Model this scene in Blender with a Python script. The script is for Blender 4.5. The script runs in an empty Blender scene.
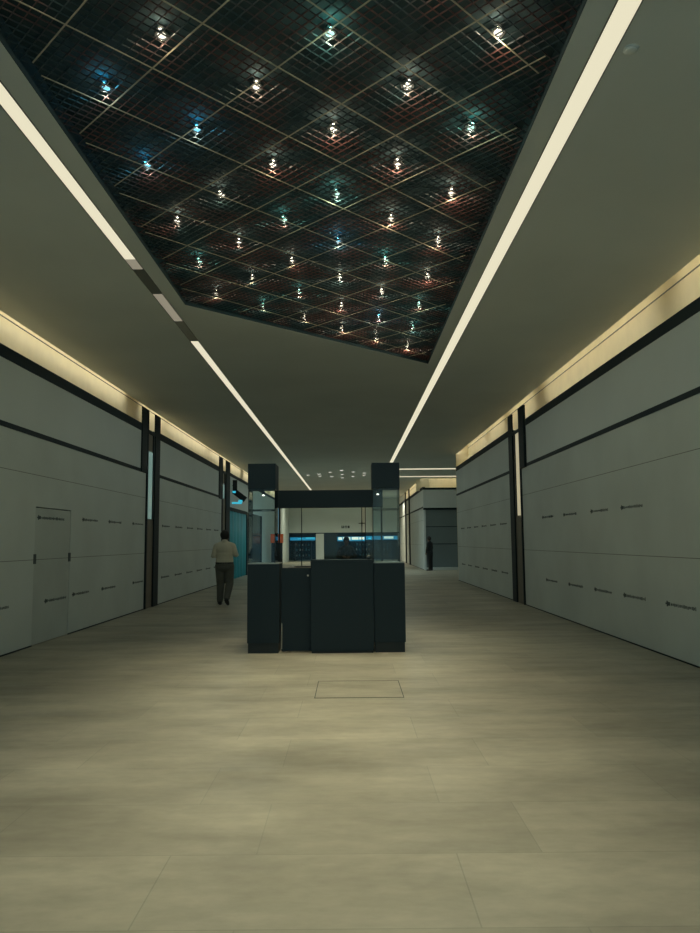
import bpy, bmesh, math, random
from mathutils import Vector, Matrix
random.seed(7)
S = bpy.context.scene
COL = S.collection
PI = math.pi

# ---------------------------------------------------------------- materials
def srgb(r, g, b):
    f = lambda c: (c/12.92 if c <= .04045 else ((c+.055)/1.055)**2.4)
    return (f(r/255), f(g/255), f(b/255), 1)

def mat(name, col, rough=.6, metal=0, spec=.5, noise=0, nscale=4, emit=None, estr=0, bump=0, stretch=(1, 1, 1)):
    m = bpy.data.materials.new(name); m.use_nodes = True
    nt = m.node_tree; N = nt.nodes; Lk = nt.links
    b = N['Principled BSDF']
    b.inputs['Base Color'].default_value = col
    b.inputs['Roughness'].default_value = rough
    b.inputs['Metallic'].default_value = metal
    b.inputs['Specular IOR Level'].default_value = spec
    if emit:
        b.inputs['Emission Color'].default_value = emit
        b.inputs['Emission Strength'].default_value = estr
    if noise or bump:
        tc = N.new('ShaderNodeTexCoord'); mp = N.new('ShaderNodeMapping'); nz = N.new('ShaderNodeTexNoise')
        mp.inputs['Scale'].default_value = stretch
        nz.inputs['Scale'].default_value = nscale; nz.inputs['Detail'].default_value = 5
        Lk.new(tc.outputs['Object'], mp.inputs[0]); Lk.new(mp.outputs[0], nz.inputs['Vector'])
        if noise:
            mr = N.new('ShaderNodeMapRange')
            mr.inputs['From Min'].default_value = .3; mr.inputs['From Max'].default_value = .7
            mr.inputs['To Min'].default_value = 1-noise; mr.inputs['To Max'].default_value = 1+noise
            mx = N.new('ShaderNodeVectorMath'); mx.operation = 'SCALE'
            mx.inputs[0].default_value = col[:3]
            Lk.new(nz.outputs['Fac'], mr.inputs['Value']); Lk.new(mr.outputs[0], mx.inputs['Scale'])
            Lk.new(mx.outputs[0], b.inputs['Base Color'])
        if bump:
            bp = N.new('ShaderNodeBump'); bp.inputs['Strength'].default_value = bump; bp.inputs['Distance'].default_value = .01
            Lk.new(nz.outputs['Fac'], bp.inputs['Height']); Lk.new(bp.outputs[0], b.inputs['Normal'])
    return m

def glass_mat(name, tint=(.9, .95, .95, 1), haze=.0):
    m = bpy.data.materials.new(name); m.use_nodes = True
    N = m.node_tree.nodes; Lk = m.node_tree.links
    N.remove(N['Principled BSDF'])
    t = N.new('ShaderNodeBsdfTransparent'); t.inputs[0].default_value = tint
    g = N.new('ShaderNodeBsdfGlossy'); g.inputs['Roughness'].default_value = .03
    fr = N.new('ShaderNodeFresnel'); fr.inputs[0].default_value = 1.25
    mx = N.new('ShaderNodeMixShader')
    Lk.new(fr.outputs[0], mx.inputs[0]); Lk.new(t.outputs[0], mx.inputs[1]); Lk.new(g.outputs[0], mx.inputs[2])
    out = N['Material Output']
    if haze:
        d = N.new('ShaderNodeBsdfDiffuse'); d.inputs[0].default_value = (.5, .55, .5, 1)
        nz = N.new('ShaderNodeTexNoise'); nz.inputs['Scale'].default_value = 3
        mm = N.new('ShaderNodeMath'); mm.operation = 'MULTIPLY'; mm.inputs[1].default_value = haze
        Lk.new(nz.outputs['Fac'], mm.inputs[0])
        m2 = N.new('ShaderNodeMixShader'); Lk.new(mm.outputs[0], m2.inputs[0])
        Lk.new(mx.outputs[0], m2.inputs[1]); Lk.new(d.outputs[0], m2.inputs[2]); Lk.new(m2.outputs[0], out.inputs[0])
    else:
        Lk.new(mx.outputs[0], out.inputs[0])
    return m

M = {}
M['ceil'] = mat('ceiling_plaster', (.60, .63, .59, 1), .75, noise=.05, nscale=.6)
M['board'] = mat('gypsum_board', (.58, .63, .60, 1), .8, noise=.06, nscale=.9)
M['fascia'] = mat('painted_fascia', (.60, .65, .63, 1), .7, noise=.04, nscale=.7)
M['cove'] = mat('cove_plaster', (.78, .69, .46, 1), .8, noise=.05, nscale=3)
M['ink'] = mat('printed_ink', (.05, .07, .07, 1), .7)
M['joint'] = mat('board_joint', (.17, .18, .16, 1), .9)
M['darktrim'] = mat('dark_trim', (.010, .021, .026, 1), .6, spec=.2)
M['post'] = mat('dark_metal_post', (.010, .019, .023, 1), .6, spec=.2)
M['brown'] = mat('brown_panel', (.19, .165, .13, 1), .6, spec=.2, noise=.1, nscale=6)
M['kiosk'] = mat('kiosk_laminate', (.016, .031, .041, 1), .6, spec=.25)
M['kiosk2'] = mat('kiosk_plinth', (.013, .022, .026, 1), .6)
M['steel'] = mat('steel_edge', (.45, .42, .34, 1), .3, metal=.6)
M['worktop'] = mat('worktop', (.22, .20, .165, 1), .5)
M['glass'] = glass_mat('clear_glass')
M['hazeglass'] = glass_mat('reflection_haze_glass', haze=.10)  # diffuse noise paints a cloudy reflection into the glass
M['plenum'] = mat('plenum_black', (.020, .044, .052, 1), .9)
M['runner'] = mat('runner_beige', (.40, .34, .25, 1), .5)
M['lampbody'] = mat('lamp_chrome', (.35, .36, .36, 1), .2, metal=.9)
M['black'] = mat('matte_black', (.01, .012, .013, 1), .5)
M['shutter'] = mat('grey_shutter', (.15, .19, .19, 1), .5, noise=.05, nscale=1)
M['teal'] = mat('teal_fabric', (.015, .18, .20, 1), .6, noise=.35, nscale=3, stretch=(1, 3, .2), emit=(.004, .12, .135, 1), estr=.2)  # weak emission stands in for light from inside the shop
M['darkblue'] = mat('dark_blue_showcase', (.012, .035, .045, 1), .25)
M['orange'] = mat('orange_print', (.55, .10, .02, 1), .5, emit=(.8, .13, .03, 1), estr=.12)  # weak emission put into the print brightens the header
M['white'] = mat('white_print', (.75, .75, .68, 1), .5)
M['cyan'] = mat('cyan_lit_letters', (.1, .5, .6, 1), .4, emit=(.05, .55, .75, 1), estr=.8)
M['blue'] = mat('blue_lit_band', (.02, .2, .35, 1), .4, emit=(.005, .16, .30, 1), estr=1.0)
M['litwhite'] = mat('white_lit_sign', (.8, .85, .8, 1), .4, emit=(.70, .85, .72, 1), estr=.85)
M['shopdark'] = mat('shop_interior_dark', (.012, .028, .035, 1), .5)
M['skin'] = mat('skin', (.20, .115, .075, 1), .55)
M['hair'] = mat('dark_hair', (.012, .011, .010, 1), .6)
M['shirt'] = mat('cream_shirt', (.60, .55, .42, 1), .85, noise=.08, nscale=6, bump=.3)
M['trouser'] = mat('grey_trousers', (.115, .115, .095, 1), .9, noise=.15, nscale=5, bump=.3)
M['shoe'] = mat('dark_shoes', (.02, .02, .02, 1), .5)
M['navy'] = mat('dark_clothes', (.018, .022, .024, 1), .85)
M['pattern'] = mat('dark_patterned_top', (.06, .06, .05, 1), .85, noise=.7, nscale=18)

def emitter(name, col, strength):
    m = bpy.data.materials.new(name); m.use_nodes = True
    N = m.node_tree.nodes; N.remove(N['Principled BSDF'])
    e = N.new('ShaderNodeEmission'); e.inputs[0].default_value = col; e.inputs[1].default_value = strength
    m.node_tree.links.new(e.outputs[0], N['Material Output'].inputs[0]); return m
M['strip'] = emitter('lit_diffuser', (1, .93, .67, 1), .82)
M['led'] = emitter('cove_led', (1, 1, .93, 1), 7.5)
M['lens_w'] = emitter('lens_warm', (1, .95, .8, 1), 1.6)
M['lens_g'] = emitter('lens_green', (.55, 1, .85, 1), 1.3)
M['lens_b'] = emitter('lens_blue', (.25, .75, 1, 1), 1.2)
M['spotlens'] = emitter('downlight_lens', (1, .97, .85, 1), 2.2)
M['stripoff'] = mat('unlit_diffuser', (.30, .28, .22, 1), .35)
M['stripoffdark'] = mat('dark_unlit_diffuser', (.13, .13, .11, 1), .4)  # darker grey version of the unlit diffuser, also on the rims
M['stripdim'] = emitter('half_lit_diffuser', (1, .90, .66, 1), .27)

# fine mesh of the lattice ceiling: dark paint, brown-red patches painted in for moire colour fringes
def mesh_mat():
    m = mat('lattice_paint', (.03, .04, .04, 1), .35)
    N = m.node_tree.nodes; Lk = m.node_tree.links; b = N['Principled BSDF']
    tc = N.new('ShaderNodeTexCoord'); nz = N.new('ShaderNodeTexNoise'); nz.inputs['Scale'].default_value = 2.2
    cr = N.new('ShaderNodeValToRGB')
    cr.color_ramp.elements[0].position = .42; cr.color_ramp.elements[0].color = (.032, .058, .065, 1)
    cr.color_ramp.elements[1].position = .58; cr.color_ramp.elements[1].color = (.125, .055, .050, 1)
    Lk.new(tc.outputs['Object'], nz.inputs['Vector']); Lk.new(nz.outputs['Fac'], cr.inputs[0]); Lk.new(cr.outputs[0], b.inputs['Base Color'])
    return m
M['mesh'] = mesh_mat()

def floor_mat():
    m = mat('concrete_tiles', (.4, .38, .3, 1), .42)
    N = m.node_tree.nodes; Lk = m.node_tree.links; b = N['Principled BSDF']
    tc = N.new('ShaderNodeTexCoord')
    mp = N.new('ShaderNodeMapping'); mp.inputs['Location'].default_value = (-.48, -.92, 0)
    Lk.new(tc.outputs['Object'], mp.inputs[0])
    bk = N.new('ShaderNodeTexBrick'); bk.offset = .7; bk.squash = 1
    bk.inputs['Scale'].default_value = 1; bk.inputs['Brick Width'].default_value = 1.33; bk.inputs['Row Height'].default_value = .66
    bk.inputs['Mortar Size'].default_value = .0035; bk.inputs['Mortar Smooth'].default_value = .3
    bk.inputs['Color1'].default_value = (.420, .385, .298, 1); bk.inputs['Color2'].default_value = (.36, .33, .255, 1)
    bk.inputs['Mortar'].default_value = (.31, .295, .23, 1)
    Lk.new(mp.outputs[0], bk.inputs['Vector'])
    def noise(scale, sx, sy, lo, hi, det=6, rough=.6):
        mm = N.new('ShaderNodeMapping'); mm.inputs['Scale'].default_value = (sx, sy, 1)
        Lk.new(tc.outputs['Object'], mm.inputs[0])
        n = N.new('ShaderNodeTexNoise'); n.inputs['Scale'].default_value = scale; n.inputs['Detail'].default_value = det
        n.inputs['Roughness'].default_value = rough
        Lk.new(mm.outputs[0], n.inputs['Vector'])
        r = N.new('ShaderNodeMapRange'); r.inputs['From Min'].default_value = .3; r.inputs['From Max'].default_value = .7
        r.inputs['To Min'].default_value = lo; r.inputs['To Max'].default_value = hi
        Lk.new(n.outputs['Fac'], r.inputs['Value']); return r
    a = noise(1.3, .6, 1.3, .72, 1.22); c = noise(9, .8, 1.4, .92, 1.08); d = noise(.35, 1, 1.6, .84, 1.16)
    m1 = N.new('ShaderNodeMath'); m1.operation = 'MULTIPLY'; Lk.new(a.outputs[0], m1.inputs[0]); Lk.new(c.outputs[0], m1.inputs[1])
    m2 = N.new('ShaderNodeMath'); m2.operation = 'MULTIPLY'; Lk.new(m1.outputs[0], m2.inputs[0]); Lk.new(d.outputs[0], m2.inputs[1])
    vs = N.new('ShaderNodeVectorMath'); vs.operation = 'SCALE'
    Lk.new(bk.outputs['Color'], vs.inputs[0]); Lk.new(m2.outputs[0], vs.inputs['Scale'])
    Lk.new(vs.outputs[0], b.inputs['Base Color'])
    r = noise(2.2, .35, 1.8, .34, .60); Lk.new(r.outputs[0], b.inputs['Roughness'])
    bp = N.new('ShaderNodeBump'); bp.inputs['Strength'].default_value = .12; bp.inputs['Distance'].default_value = .01
    Lk.new(m1.outputs[0], bp.inputs['Height']); Lk.new(bp.outputs[0], b.inputs['Normal'])
    return m
M['floor'] = floor_mat()

# ---------------------------------------------------------------- mesh builder
class MB:
    def __init__(s): s.bm = bmesh.new(); s.mats = []
    def mi(s, m):
        m = M[m] if isinstance(m, str) else m
        if m not in s.mats: s.mats.append(m)
        return s.mats.index(m)
    def box(s, x0, x1, y0, y1, z0, z1, m, bev=0, rot=None):
        i = s.mi(m)
        r = bmesh.ops.create_cube(s.bm, size=1)
        vs = r['verts']
        c = Vector(((x0+x1)/2, (y0+y1)/2, (z0+z1)/2))
        for v in vs:
            v.co = Vector((v.co.x*abs(x1-x0), v.co.y*abs(y1-y0), v.co.z*abs(z1-z0))) + c
        if rot is not None:
            for v in vs: v.co = rot @ v.co
        fs = {f for v in vs for f in v.link_faces}
        for f in fs: f.material_index = i
        if bev:
            es = list({e for f in fs for e in f.edges})
            rr = bmesh.ops.bevel(s.bm, geom=es, offset=bev, segments=2, affect='EDGES', profile=.5)
            for f in rr['faces']: f.material_index = i
        return s
    def prism(s, pts, z0, z1, m):
        i = s.mi(m)
        lo = [s.bm.verts.new((x, y, z0)) for x, y in pts]; hi = [s.bm.verts.new((x, y, z1)) for x, y in pts]
        n = len(pts)
        fs = [s.bm.faces.new(lo[::-1]), s.bm.faces.new(hi)]
        for k in range(n): fs.append(s.bm.faces.new((lo[k], lo[(k+1) % n], hi[(k+1) % n], hi[k])))
        for f in fs: f.material_index = i
        return s
    def cyl(s, p, q, r, m, r2=None, seg=16):
        i = s.mi(m); p = Vector(p); q = Vector(q); d = q-p; L = d.length
        rr = bmesh.ops.create_cone(s.bm, cap_ends=True, segments=seg, radius1=r, radius2=r if r2 is None else r2, depth=L)
        R = d.to_track_quat('Z', 'Y').to_matrix().to_4x4()
        T = Matrix.Translation((p+q)/2) @ R
        for v in rr['verts']: v.co = T @ v.co
        for f in {f for v in rr['verts'] for f in v.link_faces}: f.material_index = i; f.smooth = True
        return s
    def ball(s, c, r, m='black', sc=(1, 1, 1), seg=16):
        i = s.mi(m)
        rr = bmesh.ops.create_uvsphere(s.bm, u_segments=seg, v_segments=max(6, seg*3//4), radius=r)
        for v in rr['verts']: v.co = Vector((v.co.x*sc[0], v.co.y*sc[1], v.co.z*sc[2])) + Vector(c)
        for f in {f for v in rr['verts'] for f in v.link_faces}: f.material_index = i; f.smooth = True
        return s
    def taper(s, p, q, r1, r2, m='black', seg=14):
        s.cyl(p, q, r1, m, r2, seg); s.ball(p, r1, m, seg=seg); s.ball(q, r2, m, seg=seg); return s
    def build(s, name, parent=None, structure=False, loc=None):
        bmesh.ops.recalc_face_normals(s.bm, faces=s.bm.faces)
        me = bpy.data.meshes.new(name); s.bm.to_mesh(me); s.bm.free()
        for m in s.mats: me.materials.append(m)
        o = bpy.data.objects.new(name, me); COL.objects.link(o)
        if parent: o.parent = parent
        if structure: o['kind'] = 'structure'
        if loc: o.location = loc
        return o

def tag(o, label, cat, group=None):
    o['label'] = label; o['category'] = cat
    if group: o['group'] = group
    return o
def thing(name, loc, label, cat, group=None, rz=0):
    o = bpy.data.objects.new(name, None); COL.objects.link(o); o.location = loc; o.rotation_euler.z = rz
    return tag(o, label, cat, group)

# ---------------------------------------------------------------- dimensions
XL, XR = -4.54, 3.89          # board faces
CL, CR = -4.72, 3.92          # ceiling edges
ZC = 4.6
Y0 = -3.0; YE = 54.0
XF = 3.62                     # far right wall
# ---------------------------------------------------------------- floor
MB().box(-7, 20, Y0, YE+6, -.1, 0, 'floor').build('floor', structure=True)
# service hatch in the floor: thin dark joint frame
hb = MB(); hx0, hx1, hy0, hy1 = -.35, .485, 6.95, 7.77; w = .007
for a in [(hx0, hx1, hy0, hy0+w), (hx0, hx1, hy1-w, hy1), (hx0, hx0+w, hy0+w, hy1-w), (hx1-w, hx1, hy0+w, hy1-w)]:
    hb.box(*a, .0, .003, 'ink')
t = thing('floor_hatch', ((hx0+hx1)/2, (hy0+hy1)/2, 0), 'square floor access hatch outlined by a thin dark frame in front of the kiosk', 'hatch')
h = hb.build('frame', t); h.location = (-(hx0+hx1)/2, -(hy0+hy1)/2, 0)
h = MB().box(hx0+w, hx1-w, hy0+w, hy1-w, 0, .0015, 'floor').build('cover', t); h.location = (-(hx0+hx1)/2, -(hy0+hy1)/2, 0)

# ---------------------------------------------------------------- ceiling with the slanted opening
OL, OR = -2.18, 1.42; OY = 1.6
def edgeY(x): return 9.45 + (x-OL)*(12.84-9.45)/(OR-OL)
cb = MB()
T = .10
cb.prism([(CL, Y0), (OL, Y0), (OL, YE), (CL, YE)], ZC, ZC+T, 'ceil')
cb.prism([(OR, Y0), (CR, Y0), (CR, 26.65), (OR, 26.65)], ZC, ZC+T, 'ceil')
cb.prism([(OR, 26.65), (20, 26.65), (20, 37.2), (OR, 37.2)], ZC, ZC+T, 'ceil')
cb.prism([(OR, 37.2), (XF+.03, 37.2), (XF+.03, YE), (OR, YE)], ZC, ZC+T, 'ceil')
cb.prism([(OL, edgeY(OL)), (OR, edgeY(OR)), (OR, YE), (OL, YE)], ZC, ZC+T, 'ceil')
cb.prism([(OL, Y0), (OR, Y0), (OR, OY), (OL, OY)], ZC, ZC+T, 'ceil')
cb.build('ceiling', structure=True)
# dark void above the lattice
PZ = 4.78
pb = MB()
pb.box(OL-.1, OR+.1, OY-.1, 13.2, PZ, PZ+.05, 'plenum')
for a in [(OL-.12, OL-.005, OY-.1, 13.2), (OR+.005, OR+.12, OY-.1, 13.2), (OL, OR, OY-.12, OY-.005), (OL, OR, 13.1, 13.2)]:
    pb.box(*a, ZC+.101, PZ, 'plenum')
pb.prism([(OL, edgeY(OL)+.004), (OR, edgeY(OR)+.004), (OR, edgeY(OR)+.03), (OL, edgeY(OL)+.03)], ZC+.02, PZ, 'plenum')
for a in [(OL, OL+.006, OY, edgeY(OL)), (OR-.006, OR, OY, edgeY(OR)), (OL, OR, OY, OY+.006)]:
    pb.box(*a, ZC+.001, ZC+.101, 'plenum')
pb.prism([(OL, edgeY(OL)-.008), (OR, edgeY(OR)-.008), (OR, edgeY(OR)-.001), (OL, edgeY(OL)-.001)], ZC+.001, ZC+.101, 'plenum')
pb.build('ceiling_void', structure=True)

# ---------------------------------------------------------------- lattice ceiling
poly = [(OL+.012, OY+.01), (OR-.012, OY+.01), (OR-.012, edgeY(OR)-.02), (OL+.012, edgeY(OL)-.02)]
def clip(px, py, dx, dy, pl):
    t0, t1 = -1e9, 1e9; n = len(pl)
    for k in range(n):
        ax, ay = pl[k]; bx, by = pl[(k+1) % n]
        nx, ny = -(by-ay), (bx-ax)
        den = nx*dx+ny*dy; num = nx*(ax-px)+ny*(ay-py)
        if abs(den) < 1e-9:
            if num > 0: return None
            continue
        t = num/den
        if den > 0: t0 = max(t0, t)
        else: t1 = min(t1, t)
    return (t0, t1) if t1-t0 > .04 else None
GX, GY = -.04, 4.20; SIDE = .847/math.sqrt(2)
q = math.sqrt(.5)
lat = thing('lattice_ceiling', (0, 0, 4.64), 'dark open lattice ceiling of fine mesh squares with pale diagonal runners, ending on a slanted edge', 'ceiling grille')
def bar_rot(x, y, ang, L, wd, z0, z1, mb, m):
    R = Matrix.Translation((x, y, 0)) @ Matrix.Rotation(ang, 4, 'Z')
    mb.box(0, L, -wd/2, wd/2, z0, z1, m, rot=R)
poly_in = [(OL+.09, OY+.05), (OR-.10, OY+.05), (OR-.10, edgeY(OR)-.14), (OL+.09, edgeY(OL)-.09)]
for fam, (dx, dy) in enumerate([(q, q), (-q, q)]):
    nx, ny = -dy, dx
    fm = MB()
    pitch = SIDE/9
    for k in range(-160, 190):
        px, py = GX+nx*k*pitch, GY+ny*k*pitch
        main = (k % 9 == 0)
        c = clip(px, py, dx, dy, poly_in if main else poly)
        if not c: continue
        a, b = c
        if main:
            rb = MB(); bar_rot(px+dx*a, py+dy*a, math.atan2(dy, dx), b-a, .009, -.005, .0, rb, 'runner')
            rb.build('runner', lat)
        else:
            bar_rot(px+dx*a, py+dy*a, math.atan2(dy, dx), b-a, .0038, .0005, .011, fm, 'mesh')
    o = fm.build('fine_mesh', lat); o['kind'] = 'stuff'

# ---------------------------------------------------------------- lamps over the lattice
def light(name, kind, loc, energy, col, parent=None, **kw):
    l = bpy.data.lights.new(name, kind); l.energy = energy; l.color = col[:3]
    for k, v in kw.items(): setattr(l, k, v)
    o = bpy.data.objects.new(name, l); COL.objects.link(o); o.location = loc
    if parent: o.parent = parent
    return o
def lamp_parts(kind):
    out = []
    b = MB(); b.cyl((0, 0, .012), (0, 0, .055), .040, 'lampbody', .032, 20); b.cyl((0, 0, .055), (0, 0, .083), .008, 'black', seg=8)
    out.append(('housing', b))
    r = MB()
    n = 20
    i = r.mi('lampbody')
    rings = []
    for rad, z in [(.052, .010), (.052, .022), (.038, .022), (.034, .010), (.043, .0)]:
        rings.append([r.bm.verts.new((rad*math.cos(2*PI*k/n), rad*math.sin(2*PI*k/n), z)) for k in range(n)])
    for a in range(5):
        for k in range(n):
            f = r.bm.faces.new((rings[a][k], rings[a][(k+1) % n], rings[(a+1) % 5][(k+1) % n], rings[(a+1) % 5][k])); f.smooth = True
    out.append(('trim_ring', r))
    l = MB(); l.cyl((0, 0, .0105), (0, 0, .012), .029, 'lens_'+kind, seg=20)
    out.append(('lens', l))
    return out
protos = {}
colour = {'w': 'warm white', 'g': 'greenish', 'b': 'blue'}
# which glow each lamp of the photo has, row by row from the near end, left to right
glow = {0: 'wgw', 1: 'bww', 2: 'bww', 3: 'bww', 4: 'wgw', 5: 'wgw', 6: 'www', 7: 'gwg', 8: 'www', 9: 'wgw', 10: 'gwg', 11: 'wb', 12: 'wg', 13: 'w', 14: 'w'}
glow[2] = 'bwg'; glow[5] = 'wgw'; glow[6] = 'wbw'
order = ['first', 'second', 'third', 'fourth', 'fifth', 'sixth', 'seventh', 'eighth', 'ninth', 'tenth', 'eleventh', 'twelfth', 'thirteenth', 'fourteenth', 'fifteenth', 'sixteenth', 'seventeenth']
rows = {}
for j in range(-4, 16):
    for i in range(-3, 3):
        if (i+j) % 2: continue
        x, y = -.105+.543*i, 4.40+.545*j
        if y < edgeY(x)-.36: rows.setdefault(j, []).append((x, y))
for j in sorted(rows):
    rw = sorted(rows[j])
    for n_, (x, y) in enumerate(rw):
        g = glow.get(j, 'wgw'); k = g[n_ % len(g)]
        side = {3: ['left', 'middle', 'right'], 2: ['left', 'right'], 1: ['only']}[len(rw)][n_]
        if j < 0:
            lab = '%s ceiling spotlight, %s lamp in the %s row before the topmost row in view' % (colour[k], side, order[-j-1])
        else:
            lab = '%s glowing lattice spotlight, %s lamp in the %s row from the photo top' % (colour[k], side, order[j])
        t = thing('ceiling_spotlight', (x, y, 4.697), lab, 'spotlight', 'spotlights above the lattice ceiling')
        if k not in protos:
            protos[k] = []
            for nm, mb in lamp_parts(k): protos[k].append(mb.build(nm, t))
        else:
            for p in protos[k]:
                c = p.copy(); c.parent = t; COL.objects.link(c)
        gc = {'w': (1, .86, .62), 'g': (.30, 1, .78), 'b': (.08, .62, 1)}[k]
        sc = {'w': (1, .90, .62), 'g': (.92, .95, .68), 'b': (.9, .93, .72)}[k]
        light('lamp_beam', 'SPOT', (x, y, 4.694), 66*(.72 if x < -1 else 1)*(.82 if j < 0 else 1), sc, spot_size=math.radians(59), spot_blend=1.0, shadow_soft_size=.028)
        light('lamp_spill', 'POINT', (x+random.uniform(-.02, .02), y-.052, 4.738), .3, gc, shadow_soft_size=.012)
        wc = tuple((a*.65+b_*.35) for a, b_ in zip(sc, gc))
        light('lens_glow', 'POINT', (x, y, 4.600), 1.3 if x > -.2 else .55, wc, shadow_soft_size=.01)  # unseen fill point added below the lamp to brighten mesh and walls

# ---------------------------------------------------------------- linear ceiling lights
def strip(name, x0, x1, y0, y1, segs, label, cat='linear light', group=None):
    cx, cy = (x0+x1)/2, (y0+y1)/2
    t = thing(name, (cx, cy, ZC-.001), label, cat, group)
    along_y = (y1-y0) > (x1-x0)
    fr = MB()
    e = .008
    if along_y:
        fr.box(x0-e-cx, x0-cx, y0-cy, y1-cy, -.006, 0, 'stripoffdark'); fr.box(x1-cx, x1+e-cx, y0-cy, y1-cy, -.006, 0, 'stripoffdark')
    else:
        fr.box(x0-cx, x1-cx, y0-e-cy, y0-cy, -.006, 0, 'stripoffdark'); fr.box(x0-cx, x1-cx, y1-cy, y1+e-cy, -.006, 0, 'stripoffdark')
    fr.build('rim', t)
    for a, b, m in segs:
        d = MB()
        if along_y: d.box(x0-cx, x1-cx, a-cy, b-cy, -.004, 0, m)
        else: d.box(a-cx, b-cx, y0-cy, y1-cy, -.004, 0, m)
        o = d.build('diffuser', t)
        if m != 'strip': o['label'] = 'unlit stretch of diffuser'
    return t
strip('ceiling_light_strip', 1.60, 1.74, Y0+.1, 45, [(Y0+.1, 3.98, 'strip'), (3.98, 45, 'strip')],
      'long unbroken bright ceiling light strip running right of the dark lattice', group=None)
strip('ceiling_light_strip', -2.49, -2.37, Y0+.1, 45,
      [(Y0+.1, 7.85, 'strip'), (7.85, 8.15, 'stripdim'), (8.15, 9.0, 'stripoffdark'), (9.0, 10.15, 'stripdim'), (10.15, 11.2, 'stripoff'), (11.2, 45, 'strip')],
      'long ceiling light strip left of the dark lattice with an unlit stretch in its middle')
def strip_fill(x, ys, e, st):  # added cool spots along the strips, brightening walls and far ceiling
    y = ys[0]
    while y < ys[1]:
        light('strip_fill', 'SPOT', (x, y, ZC-.012), e, (.84, 1, .92), spot_size=math.radians(168), spot_blend=.15, shadow_soft_size=.05)
        y += st
strip_fill(1.67, (11.4, 44), 6, 1.3); strip_fill(1.67, (4.5, 11), 3, 1.3)
strip_fill(-2.43, (11.9, 44), 7, 1.3)
strip('ceiling_light_strip', 1.95, 10.2, 31.9, 32.4, [(1.95, 10.2, 'strip')], 'nearer of two crosswise ceiling light strips over the right side aisle')
strip('ceiling_light_strip', 1.95, 10.2, 35.75, 36.2, [(1.95, 10.2, 'strip')], 'farther of two crosswise ceiling light strips over the right side aisle')

# ---------------------------------------------------------------- long walls
def mark(mb, wallx, sgn, y_start, z, L, flip):
    """printed board stamp: arrow head then a run of small letters, on the board face"""
    th = .0012
    def bx(a, b, z0, z1):
        ys = sorted((y_start + flip*a, y_start + flip*b))
        mb.box(min(wallx, wallx+sgn*th), max(wallx, wallx+sgn*th), ys[0], ys[1], z0, z1, 'ink')
    bx(0, .05, z-.010, z+.010); bx(.03, .07, z-.034, z+.034); bx(.07, .13, z-.022, z+.022)
    p = .15; rnd = random.Random(int(y_start*100)+int(z*10))
    while p < L-.02:
        w = rnd.uniform(.012, .03); hh = rnd.choice([.014, .018, .024])
        bx(p, p+w, z-hh, z+hh*rnd.uniform(.5, 1)); p += w+rnd.uniform(.006, .014)
def side_wall(name, X, sgn, y0, y1, marks, jambs=False, holes=None):
    za_, zb_, zc_, zd_ = (2.985, 3.055, 3.885, 4.05) if sgn > 0 else (3.05, 3.12, 3.95, 4.10)
    """sgn: direction from the board face into the corridor"""
    bk = X - sgn*.12
    lo, hi = min(X, bk), max(X, bk)
    b = MB()
    rng = [(y0, y1, 0)]
    if holes:
        a, c, zt = holes
        rng = [(y0, a, 0), (a, c, zt), (c, y1, 0)]
    for a, c, zb in rng: b.box(lo, hi, a, c, zb+.004, za_, 'board')
    f0 = X + sgn*.0008
    for z in (1.22, 2.44):                     # board joints
        for a, c, zb in rng:
            if z > zb: b.box(min(X, f0), max(X, f0), a, c, z-.004, z+.004, 'joint')
    for y, z, L in marks: mark(b, X, sgn, y, z, L, 1 if sgn > 0 else -1)
    b.build(name, structure=True)
    f = MB(); f.box(lo, hi, y0, y1, zb_, zc_, 'fascia'); f.build('fascia', structure=True)
    tlo = X-sgn*.12; th = X+sgn*.012
    for za, zb in [(za_, zb_), (zc_, zd_)]:
        MB().box(min(tlo, th), max(tlo, th), y0, y1, za, zb, 'darktrim').build('trim_1', structure=True)
    e = X+sgn*.006
    MB().box(min(X, e), max(X, e), y0, holes[0] if holes else y1, 0, .018, 'darktrim').build('baseboard_left' if sgn > 0 else 'baseboard_right', structure=True)
    if holes: MB().box(min(X, e), max(X, e), holes[1], y1, 0, .018, 'darktrim').build('baseboard_left', structure=True)
def cove(X, CX, sgn, y0, y1, leds):
    """recess above the boards, lit by hidden strips resting on the ceiling edge"""
    back = X - sgn*.46
    b = MB()
    f = lambda a, c: (min(a, c), max(a, c))
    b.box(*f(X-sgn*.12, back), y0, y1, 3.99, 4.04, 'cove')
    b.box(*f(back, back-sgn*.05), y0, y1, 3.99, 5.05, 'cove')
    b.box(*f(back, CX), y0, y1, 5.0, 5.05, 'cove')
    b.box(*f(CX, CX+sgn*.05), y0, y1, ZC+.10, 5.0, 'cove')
    zj = 4.715 if sgn > 0 else 4.80
    b.box(*f(back, back+sgn*.012), y0, y1, zj, zj+.014, 'joint')  # grey bead stands in for a thin shadow line in the cove
    b.build('light_cove', structure=True)
    for a, c in leds:
        l = MB(); l.box(*f(CX-sgn*.035, CX-sgn*.0), a, c, ZC+.105, ZC+.13, 'led')  # hidden LED strip behind the ceiling edge
        l.build('trim_2', structure=True)
mk = [(y, 1.85, .8) for y in (10.25, 12.35, 13.7, 15.2)] + [(y, .62, .8) for y in (5.1, 6.4, 7.7, 9.0, 10.87, 12.0, 13.4, 15.3)] + [(y, 1.85, .8) for y in (5.8, 7.2, 8.6)]
DY0, DY1 = 10.53, 11.86
side_wall('wall_left', XL, 1, Y0, 16.15, [m for m in mk if not (DY0-.1 < m[0]+m[2] and m[0] < DY1)], holes=(DY0, DY1, 1.98))
mk2 = [(17.6+1.35*k, z, .8) for k in range(6) for z in (1.85, .62)]
side_wall('wall_left', XL, 1, 17.2, 25.7, mk2)
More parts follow.
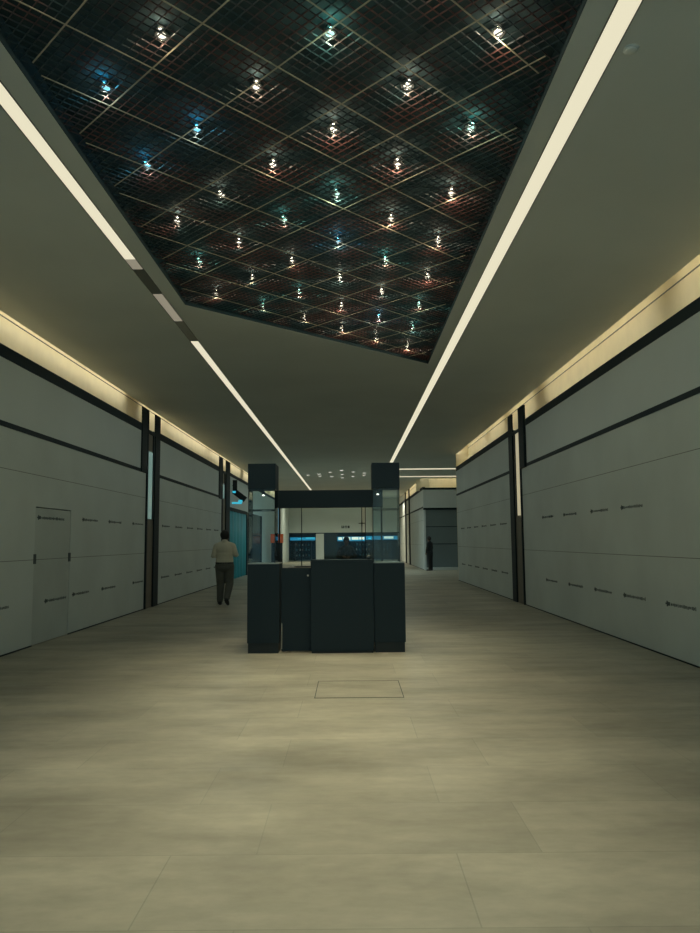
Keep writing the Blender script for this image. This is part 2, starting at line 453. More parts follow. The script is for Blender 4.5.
mkR = [(y, 1.89, .82) for y in (14.83, 13.36, 11.84, 10.51, 7.3, 5.9)] + [(y, .65, .82) for y in (14.7, 13.2, 11.81, 10.56, 9.15, 7.7, 6.3)]
side_wall('wall_right', XR, -1, Y0, 16.45, mkR)
side_wall('wall_right', XR, -1, 17.6, 26.6, [(19+1.35*k, z, .8) for k in range(6) for z in (1.85, .62)])
cove(XL, CL, 1, Y0, YE, [(-2.5, 16.0), (17.2, 19.6), (19.9, 25.4), (25.8, 33), (34, 44), (45, 53)])
cove(XR, CR, -1, Y0, 26.65, [(-2.5, 9.35), (10.0, 15.9), (16.9, 19.6), (20.3, 22.6), (23.0, 26.62)])
MB().box(XR-.0, XR+.46, 26.60, 26.65, 0, 5.0, 'cove').build('wall_right', structure=True)

# flush access door in the left boarding
d = MB(); d.box(XL-.05, XL-.004, DY0+.012, DY1-.012, .01, 1.968, mat('door_board', (.50, .545, .515, 1), .8, noise=.06, nscale=1.5))
d.box(XL-.004, XL-.0032, DY0+.012, DY1-.012, 1.216, 1.224, 'joint')
dr = d.build('door_1', structure=True)
g = MB(); g.box(XL-.08, XL-.051, DY0-.02, DY1+.02, 0, 2.0, 'ink'); g.build('door_1', structure=True)
for yy in (DY0+.015, DY1-.015):
    MB().prism([(XL-.004, yy-.045), (XL+.004, yy-.045), (XL+.004, yy+.045), (XL-.004, yy+.045)], 1.16, 1.30, 'ink').build('hinge_plate', dr)
mm = MB(); mark(mm, XL-.004, 1, DY0+.06, 1.83, 1.0, 1); mark(mm, XL-.004, 1, DY0+.4, .60, .85, 1); mm.build('printed_mark', dr)

# ---------------------------------------------------------------- columns between boardings
def column(X, sgn, ya, yb, lit, label, lz=(1.98, 3.5), pw=(.07, .42)):
    t = thing('boarded_column', (X-sgn*.2, (ya+yb)/2, 0), label, 'column')
    ox, oy = X-sgn*.2, (ya+yb)/2
    def bx(mb, x0, x1, y0, y1, z0, z1, m, bev=0):
        mb.box(min(x0, x1)-ox, max(x0, x1)-ox, y0-oy, y1-oy, z0, z1, m, bev); return mb
    top = 4.42
    bx(MB(), X-sgn*.30, X-sgn*.0, ya, yb, 0, 3.98, 'brown').build('core', t)
    bx(MB(), X-sgn*.0, X+sgn*.035, ya-.005, ya+pw[0], 0, top, 'post', .004).build('post', t)
    bx(MB(), X-sgn*.0, X+sgn*.035, yb-pw[1], yb, 0, top, 'post', .004).build('post', t)
    bx(MB(), X-sgn*.0, X+sgn*.018, ya+.13, ya+.46, lz[0], lz[1], lit, .004).build('light_panel', t)
    bx(MB(), X-sgn*.0, X+sgn*.022, ya+.50, ya+.60, lz[0], 4.0, 'darktrim').build('glazing_bar', t)
    bx(MB(), X-sgn*.0, X+sgn*.03, ya+pw[0], yb-pw[1], 3.9, 3.98, 'darktrim').build('cross_bar', t)
    return t
M['panel_cyan'] = mat('cyan_lit_glass', (.2, .3, .3, 1), .2, emit=(.25, .42, .38, 1), estr=.42)
M['panel_warm'] = mat('warm_lit_glass', (.3, .28, .22, 1), .2, emit=(.50, .44, .28, 1), estr=.75)
column(XL, 1, 16.15, 17.2, 'panel_cyan', 'column with two dark posts and a pale cyan glass panel, between boardings on the left wall')
column(XR, -1, 16.45, 17.6, 'panel_warm', 'column with two dark posts and a warm glass strip, between boardings on the right wall', (2.0, 3.9))
column(XL, 1, 25.7, 27.3, 'panel_cyan', 'farther left column with two dark posts beside the walking man', (3.0, 3.5), (.06, .85))
# extra dark upper posts hung beside the columns
def upper_post(X, sgn, y0, y1, z0, label):
    o = MB().box(min(X, X+sgn*.055), max(X, X+sgn*.03), y0, y1, z0, 4.42, 'post', .005).build('upper_post')
    return tag(o, label, 'post')
upper_post(XL, 1, 15.72, 16.13, 3.0, 'short dark upper post beside the nearer left column above the boards')
upper_post(XL, 1, 25.1, 25.69, 2.95, 'short dark upper post beside the farther left column above the walking man')
upper_post(XR, -1, 15.95, 16.43, 3.04, 'short dark upper post beside the right column above the boards')

# ---------------------------------------------------------------- left shop beyond the boarding
MB().box(XL-.12, XL, 27.3, 37.5, 2.75, 4.04, 'fascia').build('wall_left', structure=True)
MB().box(XL-.12, XL+.02, 27.3, 45.0, 3.93, 4.05, 'darktrim').build('trim_3', structure=True)
MB().box(XL-.12, XL+.01, 27.3, 32.1, 2.63, 2.76, 'darktrim').build('trim_3', structure=True)
# teal folded screen
n = 36; tb = MB(); ti = tb.mi('teal')
pr = []
for k in range(n+1):
    y = 27.35 + (32.1-27.35)*k/n
    x = XL-.04+.05*math.sin(k*PI/3)
    pr.append((tb.bm.verts.new((x, y, .02)), tb.bm.verts.new((x, y, 2.63)), tb.bm.verts.new((x-.02, y, .02)), tb.bm.verts.new((x-.02, y, 2.63))))
for k in range(n):
    a, b = pr[k], pr[k+1]
    for q4 in ((a[0], b[0], b[1], a[1]), (a[2], a[3], b[3], b[2]), (a[1], b[1], b[3], a[3]), (a[0], a[2], b[2], b[0])):
        tb.bm.faces.new(q4).smooth = True
tg = tb.build('folding_screen'); tag(tg, 'teal pleated screen closing the shop front past the walking man', 'screen')
MB().box(XL-.22, XL-.16, 27.3, 32.2, 0, 2.7, 'shopdark').build('wall_left', structure=True)
# dark blue showcase with pale uprights
t = thing('showcase_window', (XL-.05, 34.8, 0), 'dark blue glazed shop window with a pale upright after the teal screen', 'shop window')
MB().box(-.07, 0, -2.6, 2.7, .12, 2.75, 'darkblue').build('glazing', t)
MB().box(-.07, .05, -2.68, -2.6, 0, 2.75, 'post').build('upright', t)
MB().box(-.0, .05, -1.95, -1.1, .35, 2.5, 'stripoff').build('upright', t)['label'] = 'pale upright'
MB().box(-.07, .05, 2.6, 2.7, 0, 2.75, 'post').build('upright', t)
MB().box(-.07, .05, -2.6, 2.6, 0, .12, 'post').build('sill', t)
MB().box(-.0, .04, -2.6, 2.6, 1.72, 1.78, 'post').build('cross_bar', t)
# hanging shop sign
t = thing('hanging_sign', (-4.30, 28.0, 3.2), 'small dark hanging shop sign with cyan lit strokes above the teal screen', 'sign')
b = MB()
b.prism([(-.22, -.03), (-.05, -.03), (-.05, .03), (-.22, .03)], .1, .62, 'black')
R = Matrix.Rotation(math.radians(38), 4, 'Y')
b.box(-.28, .30, -.03, .03, -.06, .16, 'black', .01, rot=R)
b.build('board', t)
for a in ((-.22, -.10, .12, .20), (-.24, .14, -.30, -.23), (.0, .16, -.22, -.15)): MB().box(a[0], a[1], -.045, -.03, a[2], a[3], 'cyan').build('lit_stroke', t)
MB().cyl((-.24, 0, .4), (-.12, 0, .4), .02, 'black').build('bracket', t)
# wall pieces further on
MB().box(XL-.12, XL, 37.5, 45.0, 0, 4.04, 'fascia').build('wall_left', structure=True)
MB().box(XL-.5, XL-.42, 45.0, 47.5, 0, 4.04, 'shutter').build('wall_left', structure=True)
MB().box(XL-.12, XL, 47.5, YE, 0, 4.04, 'fascia').build('wall_left', structure=True)
MB().box(XL-.46, XL-.12, 37.5, 37.6, 0, 4.0, 'fascia').build('wall_left', structure=True)
# orange topped totem
t = thing('display_totem', (-4.02, 40, 0), 'black floor standing display with an orange printed header near the left wall', 'display stand')
MB().box(-.30, .30, -.12, .12, .02, 1.38, 'black', .01).build('body', t)
MB().box(-.34, .34, -.13, .13, 1.38, 1.86, 'orange', .01).build('header', t)
MB().box(-.07, .07, -.135, -.13, 1.5, 1.68, 'white').build('emblem', t)
MB().box(-.32, .32, -.2, .2, 0, .02, 'black').build('base', t)

# ---------------------------------------------------------------- far right: side aisle, shutter wall, far wall
MB().box(XF, 20, 36.15, 36.3, 2.95, 3.05, 'darktrim').build('trim_4', structure=True)
MB().box(XF, 20, 36.15, 36.3, 3.05, 3.95, 'fascia').build('wall_far', structure=True)
MB().box(XF, 20, 36.13, 36.3, 3.95, 4.05, 'darktrim').build('trim_4', structure=True)
MB().box(XF, XF+.10, 36.12, 36.3, 0, 2.95, 'fascia').build('wall_far', structure=True)
MB().box(XF+.1, 5.43, 36.2, 36.3, .12, 2.95, 'shutter').build('wall_far', structure=True)
MB().box(5.43, 20, 36.15, 36.3, 0, 2.95, 'board').build('wall_far', structure=True)
MB().box(XF, 5.6, 35.75, 36.2, 0, .12, 'fascia').build('trim_5', structure=True)
for z in (1.25, 2.1):
    MB().box(XF+.1, 5.43, 36.185, 36.2, z, z+.03, 'darktrim').build('trim_5', structure=True)
b = MB(); b.box(XF-.2, 20, 37.7, 37.75, 3.99, 5.05, 'cove'); b.box(XF+.45, 20, 36.3, 37.75, 3.99, 4.04, 'cove'); b.box(XF-.2, 20, 37.2, 37.75, 5.0, 5.05, 'cove'); b.box(XF+.05, 20, 37.15, 37.2, 4.7, 5.0, 'cove')
b.build('light_cove', structure=True)
MB().box(XF+.1, 10.2, 37.21, 37.24, 4.71, 4.735, 'led').build('trim_6', structure=True)  # hidden LED strip lighting the far cove
side_wall('wall_right', XF, -1, 36.3, YE, [])
cove(XF, XF+.03, -1, 37.6, YE, [(37.7, 44), (44.5, 53.6)])
for k, y in enumerate((44.3, 47.2)):
    o = MB().box(XF-.06, XF, y, y+.45, 0, 4.57, 'post', .005).build('wall_post')
    tag(o, ['nearer', 'farther'][k]+' of two tall dark posts on the distant right wall behind the kiosk', 'post')
MB().box(XR+.46, 20, 26.5, 26.65, 0, 5, 'board').build('wall_right', structure=True)

# end wall with the lit shop
MB().box(XL-.6, 4.3, YE, YE+.15, 2.07, 5.0, 'fascia').build('wall_end', structure=True)
MB().box(XL-.6, 4.3, YE-.02, YE+.15, 2.0, 2.07, 'darktrim').build('trim_7', structure=True)
MB().box(-5, 4.3, YE+3.5, YE+3.6, 0, 3, 'shopdark').build('wall_end', structure=True)
MB().box(-5, 4.3, YE+.15, YE+3.6, 2.6, 2.7, 'shopdark').build('ceiling', structure=True)
MB().box(-5.1, -5, YE+.15, YE+3.6, 0, 2.7, 'shopdark').build('wall_end', structure=True)
MB().box(4.3, 4.4, YE+.15, YE+3.6, 0, 2.7, 'shopdark').build('wall_end', structure=True)
MB().box(-2.55, -1.97, YE-.25, YE+.1, 0, 2.0, 'fascia', .01).build('wall_end_pillar', structure=True)
MB().box(-1.90, -1.0, YE-.02, YE+.1, 0, 2.0, 'shopdark').build('wall_end', structure=True)
b = MB(); b.box(-.62, -.42, 0, .03, -.09, .09, 'black'); b.box(-.37, -.2, 0, .03, -.09, .09, 'black'); b.box(-.15, -.02, 0, .03, -.09, .09, 'black')
b.box(-.56, -.48, -.004, 0, -.03, .05, 'fascia'); b.box(-.32, -.24, -.004, 0, -.06, .03, 'fascia')
o = b.build('wall_sign'); o.location = (-.05, YE-.031, 2.48); tag(o, 'small black three part sign on the pale wall above the far shop', 'sign')
def lit_sign(x0, x1, z0, z1, blocks, label):
    t = thing('lit_sign', ((x0+x1)/2, YE-.06, z0), label, 'sign')
    c = (x0+x1)/2
    lb = MB().box(x0-c, x1-c, 0, .06, 0, z1-z0, 'blue').build('light_box', t)
    for a, b_, lo, hi, m in blocks: MB().box(a-c, b_-c, -.02, 0, lo-z0, hi-z0, m).build('lettering', lb)
    return t
lit_sign(-4.45, -2.6, 1.52, 1.74, [(-3.3, -2.65, 1.66, 1.72, 'cyan'), (-3.9, -3.5, 1.62, 1.66, 'cyan')], 'blue lit shop sign band left of the pale pillar at the far end')
lit_sign(-.98, 1.05, 1.44, 1.76, [(-.9, -.62, 1.54, 1.72, 'litwhite'), (-.55, -.02, 1.52, 1.73, 'litwhite'), (.08, .58, 1.54, 1.73, 'litwhite'), (.63, 1.0, 1.55, 1.72, 'litwhite')], 'blue lit sign band with bright white lettering at the centre of the far shop')
lit_sign(1.1, 3.5, 1.52, 1.80, [(2.45, 3.15, 1.60, 1.76, 'litwhite'), (1.3, 1.5, 1.58, 1.68, 'cyan')], 'blue lit sign band on the right of the far shop with one white block')
# goods racks in the far shop
M['goods1'] = mat('goods_pale', (.30, .32, .28, 1), .6); M['goods2'] = mat('goods_teal', (.04, .16, .18, 1), .6); M['goods3'] = mat('goods_brown', (.14, .09, .06, 1), .6)
rk = 0
for x in (-3.55, .9, 2.5):
    where = {-3.55: 'left of the pale pillar', .9: 'right of the centre', 2.5: 'at the right end'}[x]
    t = thing('goods_rack', (x, YE+.6, 0), 'dark shop rack with three shelves in the far shop, %s' % where, 'rack')
    for sx in (-.6, .6): MB().box(sx-.02, sx+.02, -.2, .2, 0, 1.35, 'black').build('side_panel', t)
    for z in (.35, .75, 1.12):
        MB().box(-.58, .58, -.2, .2, z-.02, z, 'black').build('shelf', t)
        for k in range(5):
            m = random.choice(['goods1', 'goods2', 'goods3']); gx = -.46+.23*k+random.uniform(-.03, .03); hh = random.uniform(.10, .22)
            g = MB(); g.cyl((0, 0, 0), (0, 0, hh*.7), .05, m, .045, 10); g.cyl((0, 0, hh*.7), (0, 0, hh), .025, m, .02, 8)
            o = g.build('jar', loc=(x+gx, YE+.5, z+.001))
            sh = {.35: 'bottom', .75: 'middle', 1.12: 'top'}[z]
            tag(o, '%s jar, %s on %s shelf, far shop rack %s' % ({'goods1': 'pale', 'goods2': 'teal', 'goods3': 'brown'}[m], order[k], sh, where), 'jar', 'jars on the far shop racks')
MB().box(-4.5, 3.6, YE-.03, YE-.02, .05, 1.5, 'glass').build('window_1', structure=True)
light('shop_glow', 'AREA', (-2, YE+1.6, 2.5), 12, (.4, .85, 1), shape='RECTANGLE', size=3, size_y=1)
light('shop_glow', 'AREA', (2, YE+1.6, 2.5), 12, (.4, .85, 1), shape='RECTANGLE', size=3, size_y=1)

# cluster of downlights beyond the kiosk
P12 = [(-2.01, 34.67), (-1.46, 34.2), (-1.46, 35.27), (-.92, 33.35), (-.91, 35.6), (-.38, 32.49), (-.38, 34.52), (-.39, 36.27), (.14, 33.25), (.14, 35.59), (.66, 33.85), (.67, 34.93)]
LB = ['leftmost', 'nearer of the second pair from the left', 'farther of the second pair from the left', 'nearer of the third pair from the left', 'farther of the third pair from the left', 'nearest of the centre three', 'middle of the centre three', 'farthest of the centre three',
      'nearer of the pair right of centre', 'farther of the pair right of centre', 'nearer of the rightmost pair', 'farther of the rightmost pair']
dp = None
for (x, y), l in zip(P12, LB):
    t = thing('downlight', (x, y, ZC), 'small round ceiling downlight above the kiosk beam, '+l, 'downlight', 'downlights clustered in the far ceiling')
    if dp is None:
        a = MB(); n = 20; rg = []
        a.mi('stripoff')
        for rad, z in ((.11, 0), (.11, -.008), (.085, -.012), (.085, 0)):
            rg.append([a.bm.verts.new((rad*math.cos(2*PI*k/n), rad*math.sin(2*PI*k/n), z)) for k in range(n)])
        for r_ in range(4):
            for k in range(n): a.bm.faces.new((rg[r_][k], rg[r_][(k+1) % n], rg[(r_+1) % 4][(k+1) % n], rg[(r_+1) % 4][k]))
        dp = [a.build('trim_ring', t), MB().cyl((0, 0, -.006), (0, 0, 0), .084, 'spotlens', seg=20).build('lens', t)]
    else:
        for p in dp:
            c = p.copy(); c.parent = t; COL.objects.link(c)
    light('downlight_beam', 'SPOT', (x, y, ZC-.02), 60, (.75, 1, 1), spot_size=math.radians(155), spot_blend=1, shadow_soft_size=.07)
for k, x in enumerate((-3.2, -1.1, 1.0, 3.0)):  # unseen downlights added to brighten the end wall
    t = thing('added_washer', (x, 49.5, ZC), 'added unseen ceiling downlight brightening the end wall behind the kiosk beam, %s from the left' % order[k], 'downlight', 'added downlights brightening the end wall')
    for p in dp:
        c = p.copy(); c.parent = t; COL.objects.link(c)
    light('added_washer_beam', 'SPOT', (x, 49.5, ZC-.03), 300, (1, .92, .70), spot_size=math.radians(150), spot_blend=1, shadow_soft_size=.07)
# smoke detector on the right ceiling
t = thing('smoke_detector', (1.84, 4.42, ZC), 'small round white detector on the ceiling right of the bright strip', 'smoke detector')
MB().cyl((0, 0, -.008), (0, 0, 0), .048, 'ceil', .052, 28).build('base', t)
MB().cyl((0, 0, -.018), (0, 0, -.008), .028, 'ceil', .042, 28).build('dome', t)

# ---------------------------------------------------------------- kiosk
KY = 9.70
def display_case(x0, x1, bx0, bx1, y0, y1, label, lampx, hz):
    cx = (x0+x1)/2; t = thing('display_case', (cx, y0, 0), label, 'display case')
    X = lambda v: v-cx
    D = y1-y0
    MB().box(X(x0), X(x1), 0, D, .13, 1.155, 'kiosk', .003).build('cabinet', t)
    MB().box(X(x0)+.012, X(x1)-.012, .012, D-.012, 0, .13, 'kiosk2').build('plinth', t)
    MB().box(X(x0)+.004, X(x1)-.004, .004, D-.004, 1.155, 1.168, 'steel', .002).build('top_rim', t)
    MB().box(X(bx0), X(bx1), 0, D, 2.15, 2.49, 'kiosk', .003).build('canopy_box', t)
    g0, g1 = X(bx0)+.006, X(bx1)-.006; th = .006
    for a in [(g0, g1, .004, .004+th), (g0, g1, D-.01, D-.004), (g0, g0+th, .012, D-.012), (g1-th, g1, .012, D-.012)]:
        MB().box(*a, 1.168, 2.15, hz).build('glass_panel', t)
    e = .007
    for gx in (g0, g1-e):
        for gy in (0, D-e-.002): MB().box(gx, gx+e, gy, gy+e, 1.168, 2.15, 'post').build('corner_profile', t)
    MB().box(g0+.008, g1-.008, .014, D-.014, 1.872, 1.880, 'glass').build('glass_shelf', t)
    b = MB()
    for a in [(g0+.006, g1-.006, .008, .014), (g0+.006, g1-.006, D-.016, D-.011)]: b.box(*a, 1.868, 1.872, 'post')
    b.build('shelf_rail', t)
    s = MB(); s.cyl((X(lampx), .12, 2.11), (X(lampx), .12, 2.15), .008, 'black', seg=8); s.cyl((X(lampx), .11, 2.075), (X(lampx), .13, 2.12), .022, 'black', .018, 14)
    sl = s.build('spotlight', t)
    MB().cyl((X(lampx), .107, 2.07), (X(lampx), .109, 2.074), .018, 'spotlens', seg=14).build('spotlight_lens', sl)
    return t
display_case(-1.365, -.945, -1.365, -.995, KY, KY+.42, 'black display cabinet with glass case and black box on top, left front corner of kiosk', -1.17, 'glass')
display_case(.30, .71, .29, .66, KY, KY+.42, 'black display cabinet with glass case and black box on top, right front corner of kiosk', .37, 'hazeglass')
# low gate panel with lock
t = thing('counter_gate', (-.735, KY+.05, 0), 'narrow lower black gate panel with a small round lock in the kiosk front', 'gate')
MB().box(-.185, .20, 0, .025, .02, 1.10, 'kiosk', .002).build('panel', t); pn = bpy.data.objects['panel']
MB().cyl((.165, -.008, 1.0), (.165, 0, 1.0), .013, 'white', seg=16).build('lock', pn)
MB().box(-.185, -.175, -.006, 0, .05, .38, 'steel', .001).build('hinge_strip', t)
# main counter block
t = thing('service_counter', (-.12, KY, 0), 'tall wide black counter block in the centre of the kiosk front', 'counter')
MB().box(-.41, .415, -.03, .40, .03, 1.185, 'kiosk', .004).build('body', t)
MB().box(-.405, .41, -.03, .40, 1.185, 1.203, 'kiosk', .003).build('top', t)
MB().box(-.40, .40, -.015, .38, 0, .03, 'kiosk2').build('plinth', t)
MB().box(.23, .233, -.0312, -.03, .03, 1.185, 'black').build('panel_seam', t)
# back and side counters of the island
t = thing('side_counter', (-1.13, 10.9, 0), 'low black side counter with pale worktop behind the left display cabinet', 'counter')
MB().box(-.20, .18, -.75, .55, 0, 1.02, 'kiosk').build('body', t)
MB().box(-.20, .18, -.75, .55, 1.02, 1.045, 'worktop').build('worktop', t)
t = thing('side_counter', (.5, 10.9, 0), 'low black side counter with pale worktop behind the right display cabinet', 'counter')
MB().box(-.18, .20, -.75, .55, 0, 1.02, 'kiosk').build('body', t)
MB().box(-.18, .20, -.75, .55, 1.02, 1.045, 'worktop').build('worktop', t)
t = thing('back_counter', (-.3, 11.2, 0), 'low black rear counter with pale worktop closing the back of the kiosk', 'counter')
MB().box(-.64, .60, -.05, .25, 0, 1.04, 'kiosk').build('body', t)
MB().box(-.64, .60, -.25, .25, 1.04, 1.065, 'worktop').build('worktop', t)
b = MB(); b.box(-.13, .13, -.09, .09, 0, .012, 'black', .003, rot=Matrix.Rotation(.25, 4, 'Z'))
o = b.build('tablet', loc=(-.71, 11.1, 1.067)); tag(o, 'small dark slab lying on the pale rear worktop of the kiosk', 'tablet')
# overhead beam on posts
t = thing('beam_frame', (-.3, 11.3, 0), 'wide black overhead beam on thin posts across the back of the kiosk', 'frame')
MB().box(-.83, .80, -.06, .06, 1.965, 2.235, 'kiosk', .003).build('beam', t)
for x in (-.80, .78): MB().box(x-.012, x+.012, -.02, .02, 1.066, 1.965, 'post').build('post', t)
for x in (-.455, .475, .53): MB().box(x-.006, x+.006, -.012, .012, 1.066, 1.965, 'post').build('post', t)
MB().box(-.78, -.46, -.004, .004, 1.066, 1.965, 'glass').build('glass_panel', t)
MB().box(-.45, .47, -.004, .004, 1.066, 1.965, 'glass').build('glass_panel', t)
MB().box(.54, .77, -.004, .004, 1.066, 1.965, 'hazeglass').build('glass_panel', t)
b = MB(); b.box(-.008, .008, -.02, .02, -.05, .05, 'black'); b.box(-.05, .05, -.02, .0, -.006, .006, 'black'); b.cyl((0, -.025, .0), (0, 0, 0), .016, 'black')
o = b.build('door_handle', t); o.location = (.475, 0, 1.72)
o = MB().ball((0, 0, 0), .035, 'lampbody', (1, 1, .9)).build('dome_camera', loc=(.24, KY+.1, 1.233)); tag(o, 'small dark round ball on the kiosk counter next to the right glass case', 'dome')

# ---------------------------------------------------------------- people
def fuse(mb, name, parent, vox, mat_, smooth=6):
    """fuse overlapping volumes into one continuous smooth surface"""
    tmp = mb.build(name+'_tmp')
    r = tmp.modifiers.new('r', 'REMESH'); r.mode = 'VOXEL'; r.voxel_size = vox; r.use_smooth_shade = True
    s = tmp.modifiers.new('s', 'SMOOTH'); s.iterations = smooth; s.factor = .5
    dg = bpy.context.evaluated_depsgraph_get(); dg.update()
    me = bpy.data.meshes.new_from_object(tmp.evaluated_get(dg), depsgraph=dg); me.name = name
    bpy.data.objects.remove(tmp)
    me.materials.clear(); me.materials.append(M[mat_])
    o = bpy.data.objects.new(name, me); COL.objects.link(o)
    for p in me.polygons: p.use_smooth = True
    if parent: o.parent = parent
    return o
def person(loc, rz, scale, label, P, top, bottom, long_sleeve=False, shorts=False, wide=1.0):
    t = thing('person', loc, label, 'person', rz=rz); t.scale = (scale*wide, scale*wide, scale)
    V = {k: Vector(v) for k, v in P.items()}
    b = MB(); K = 'skin'
    # trunk, neck, head
    b.ball((0, 0, .93), .15, K, (1.02, .72, .75)); b.ball((0, .005, 1.08), .14, K, (.98, .72, 1)); b.ball((0, .0, 1.27), .155, K, (1.08, .70, 1.05))
    [b.taper((0, 0, 1.42), V['s'+a]*.95+Vector((0, 0, .155)), .062, .054, K) for a in 'lr']
    b.taper((0, .0, 1.38), V['neck'], .062, .055, K)
    h = V['head']
    b.taper(V['neck'], h-Vector((0, 0, .05)), .053, .055, K)
    b.ball(h, .096, K, (.86, 1.0, 1.2), 20); b.ball(h+Vector((0, .02, -.065)), .06, K, (.85, 1, .8))
    b.ball(h+Vector((0, .10, -.025)), .017, K, (.8, 1.1, 1.3), 10)                       # nose
    b.ball(h+Vector((0, .088, -.068)), .018, K, (1.4, .6, .5), 10)                       # lips
    for s in (-1, 1):
        b.ball(h+Vector((s*.078, 0, -.02)), .022, K, (.4, .8, 1.3), 10)                  # ears
        b.ball(h+Vector((s*.03, .084, .012)), .013, K, (1.2, .6, .8), 8)                 # brow/eye
    for s, a in ((-1, 'l'), (1, 'r')):
        sh, el, wr, kn, an, to, hp = V['s'+a], V['e'+a], V['w'+a], V['k'+a], V['a'+a], V['t'+a], V['h'+a]
        b.taper(sh+Vector((0, 0, .085)), el, .055, .040, K); b.taper(el, wr, .040, .027, K)
        d = (wr-el).normalized(); pm = wr+d*.05
        b.taper(wr, pm, .026, .034, K)
        side = Vector((-s, 0, 0)); up = d.cross(side).normalized(); side = up.cross(d).normalized()
        if side.x*s > 0: side = -side
        for f in range(4):
            off = side*(.024-.016*f); L = (.032, .038, .035, .026)[f]
            p0 = pm+off+d*.02; p1 = p0+d*L; p2 = p1+(d*.5-up*.9).normalized()*L*.8
            b.taper(p0, p1, .0095, .009, K, 8); b.taper(p1, p2, .009, .008, K, 8)
        th0 = wr+d*.02+side*.025; th1 = th0+(d+side).normalized()*.035; b.taper(th0, th1, .012, .010, K, 8); b.taper(th1, th1+d*.028, .010, .009, K, 8)
        b.taper(hp, kn, .085, .055, K); b.taper(kn, an, .055, .036, K); b.taper(an, an+(to-an)*.6, .036, .034, K)
    fuse(b, 'body', t, .009, 'skin', 3)
    # eyes
    for s in (-1, 1):
        e = MB().ball(h+Vector((s*.03, .0865, .006)), .009, 'white', (1.2, .7, .8), 10); e.ball(h+Vector((s*.03, .093, .006)), .0045, 'black', seg=8); e.build('eye', t)
    # hair
    hb = MB(); hb.ball(h+Vector((0, -.012, .020)), .107, K, (.90, 1.0, 1.12), 20); hb.ball(h+Vector((0, -.045, -.03)), .070, K, (1.0, .75, 1.0))
    hr = fuse(hb, 'hair', t, .008, 'hair', 2)
    # top
    sb = MB()
    sb.ball((0, .0, .97), .165, K, (1.08, .78, .62)); sb.ball((0, .015, 1.09), .165, K, (1.06, .80, 1)); sb.ball((0, .0, 1.28), .178, K, (1.08, .70, .98))
    [sb.taper((0, 0, 1.42), V['s'+a]*.95+Vector((0, 0, .155)), .070, .064, K) for a in 'lr']
    sb.ball((0, 0, 1.33), .15, K, (1.22, .70, .72)); sb.ball((0, .008, 1.17), .170, K, (1.07, .75, 1.1)); sb.ball((0, .01, 1.02), .165, K, (1.1, .80, .8))
    sb.taper((0, 0, 1.40), (0, .0, 1.462), .075, .063, K)
    for a in 'lr':
        sh, el, wr = V['s'+a]+Vector((0, 0, .09)), V['e'+a], V['w'+a]
        sb.taper(sh, el, .060, .054 if not long_sleeve else .052, K)
        if long_sleeve: sb.taper(el, el+(wr-el)*.92, .052, .036, K)
    fuse(sb, 'shirt', t, .011, top, 8)
    pb = MB(); pb.ball((0, 0, .93), .163, K, (1.06, .82, .72)); pb.ball((0, -.035, .86), .14, K, (1.12, .75, .7))
    for a in 'lr':
        hp, kn, an = V['h'+a], V['k'+a], V['a'+a]
        pb.taper(hp, kn, .108, .082, K)
        pb.taper(kn, kn+(an-kn)*(.94 if not shorts else .1), .082, .064 if not shorts else .075, K)
    fuse(pb, 'trousers', t, .011, bottom, 7)
    bl = MB(); n = 32
    for k in range(n):
        a0 = 2*PI*k/n; bl.box(-.0145, .0145, -.003, .003, .955, .985, 'black', rot=Matrix.Translation((.179*math.cos(a0), .136*math.sin(a0), 0)) @ Matrix.Rotation(math.atan2(.136*math.cos(a0), -.179*math.sin(a0)), 4, 'Z'))
    bl.build('belt', t)
    for a in 'lr':
        an, to = V['a'+a], V['t'+a]; d = (to-an)
        f = Vector((d.x, d.y, 0)).normalized(); tilt = V['f'+a].x
        heel = an+Vector((0, 0, -.03)) - f*.03; toe = to
        s = MB(); s.taper(heel, heel+(toe-heel)*.55, .040, .044, K); s.taper(heel+(toe-heel)*.55, toe, .044, .034, K); s.taper(an, heel, .046, .042, K)
        fuse(s, 'shoe', t, .009, 'shoe', 2)
    return t
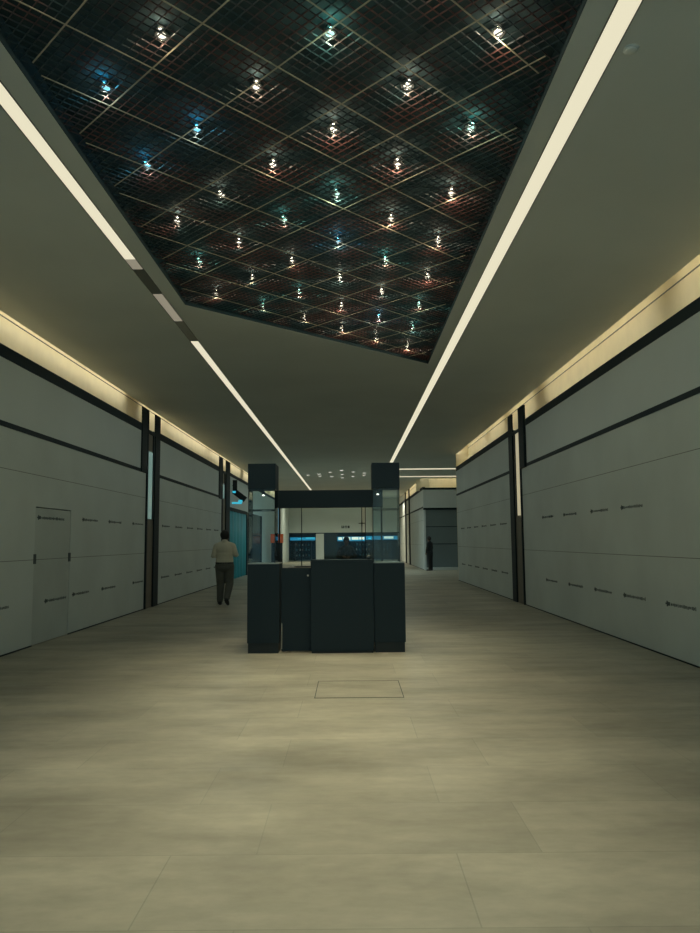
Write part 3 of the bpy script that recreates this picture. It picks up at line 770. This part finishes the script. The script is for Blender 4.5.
WALK = dict(neck=(0, .015, 1.49), head=(0, .045, 1.595),
            sl=(-.165, 0, 1.275), sr=(.165, 0, 1.275), el=(-.222, -.01, 1.13), er=(.235, -.03, 1.15), wl=(-.14, .22, 1.13), wr=(.13, .23, 1.15),
            hl=(-.085, 0, .90), hr=(.09, 0, .90), kl=(-.085, .05, .50), kr=(.10, .03, .49), al=(-.09, .03, .085), ar=(.075, -.20, .165), tl=(-.10, .16, .035), tr=(.085, -.09, .036),
            fl=(0, 0, 0), fr=(0, 0, 0))
STAND = dict(WALK, el=(-.25, .02, 1.12), er=(.25, .02, 1.12), wl=(-.20, .10, .90), wr=(.20, .10, .90), kl=(-.10, .01, .49), al=(-.10, -.02, .085), tl=(-.12, .12, .035), kr=(.10, .01, .49), ar=(.10, -.02, .085), tr=(.12, .12, .035))
person((-2.93, 17.05, 0), .03, 1.0, 'man seen from behind walking away, cream shirt and grey trousers, hands held in front', WALK, 'shirt', 'trouser', wide=1.15)
person((3.80, 35.2, 0), .9, .95, 'distant person in dark clothes standing before the grey shutter on the right', STAND, 'navy', 'navy', True)
S3 = dict(STAND, wl=(-.08, .26, 1.1), wr=(.10, .26, 1.12), el=(-.28, .05, 1.14), er=(.28, .05, 1.14))
person((-.12, 20.5, 0), PI, .91, 'person in a dark patterned top standing behind the kiosk facing the counter', S3, 'pattern', 'navy', True)

# ---------------------------------------------------------------- light, world, camera
w = bpy.data.worlds.new('world'); S.world = w; w.use_nodes = True
w.node_tree.nodes['Background'].inputs[0].default_value = (.34, .72, .90, 1)
w.node_tree.nodes['Background'].inputs[1].default_value = .66

cam = bpy.data.cameras.new('camera'); co = bpy.data.objects.new('camera', cam); COL.objects.link(co)
cam.sensor_fit = 'HORIZONTAL'; cam.sensor_width = 24.0; cam.lens = 24.0*729/700
cam.clip_end = 300; cam.clip_start = .05
p = math.radians(5.83); r = math.radians(.5)
co.location = (0, 0, 1.45)
co.matrix_world = Matrix.Translation((0, 0, 1.45)) @ Matrix.Rotation(PI/2+p, 4, 'X') @ Matrix.Rotation(-r, 4, 'Z')
S.camera = co
S.view_settings.view_transform = 'Standard'; S.view_settings.look = 'None'
S.view_settings.exposure = 0; S.view_settings.gamma = 1; S.view_settings.use_curve_mapping = False
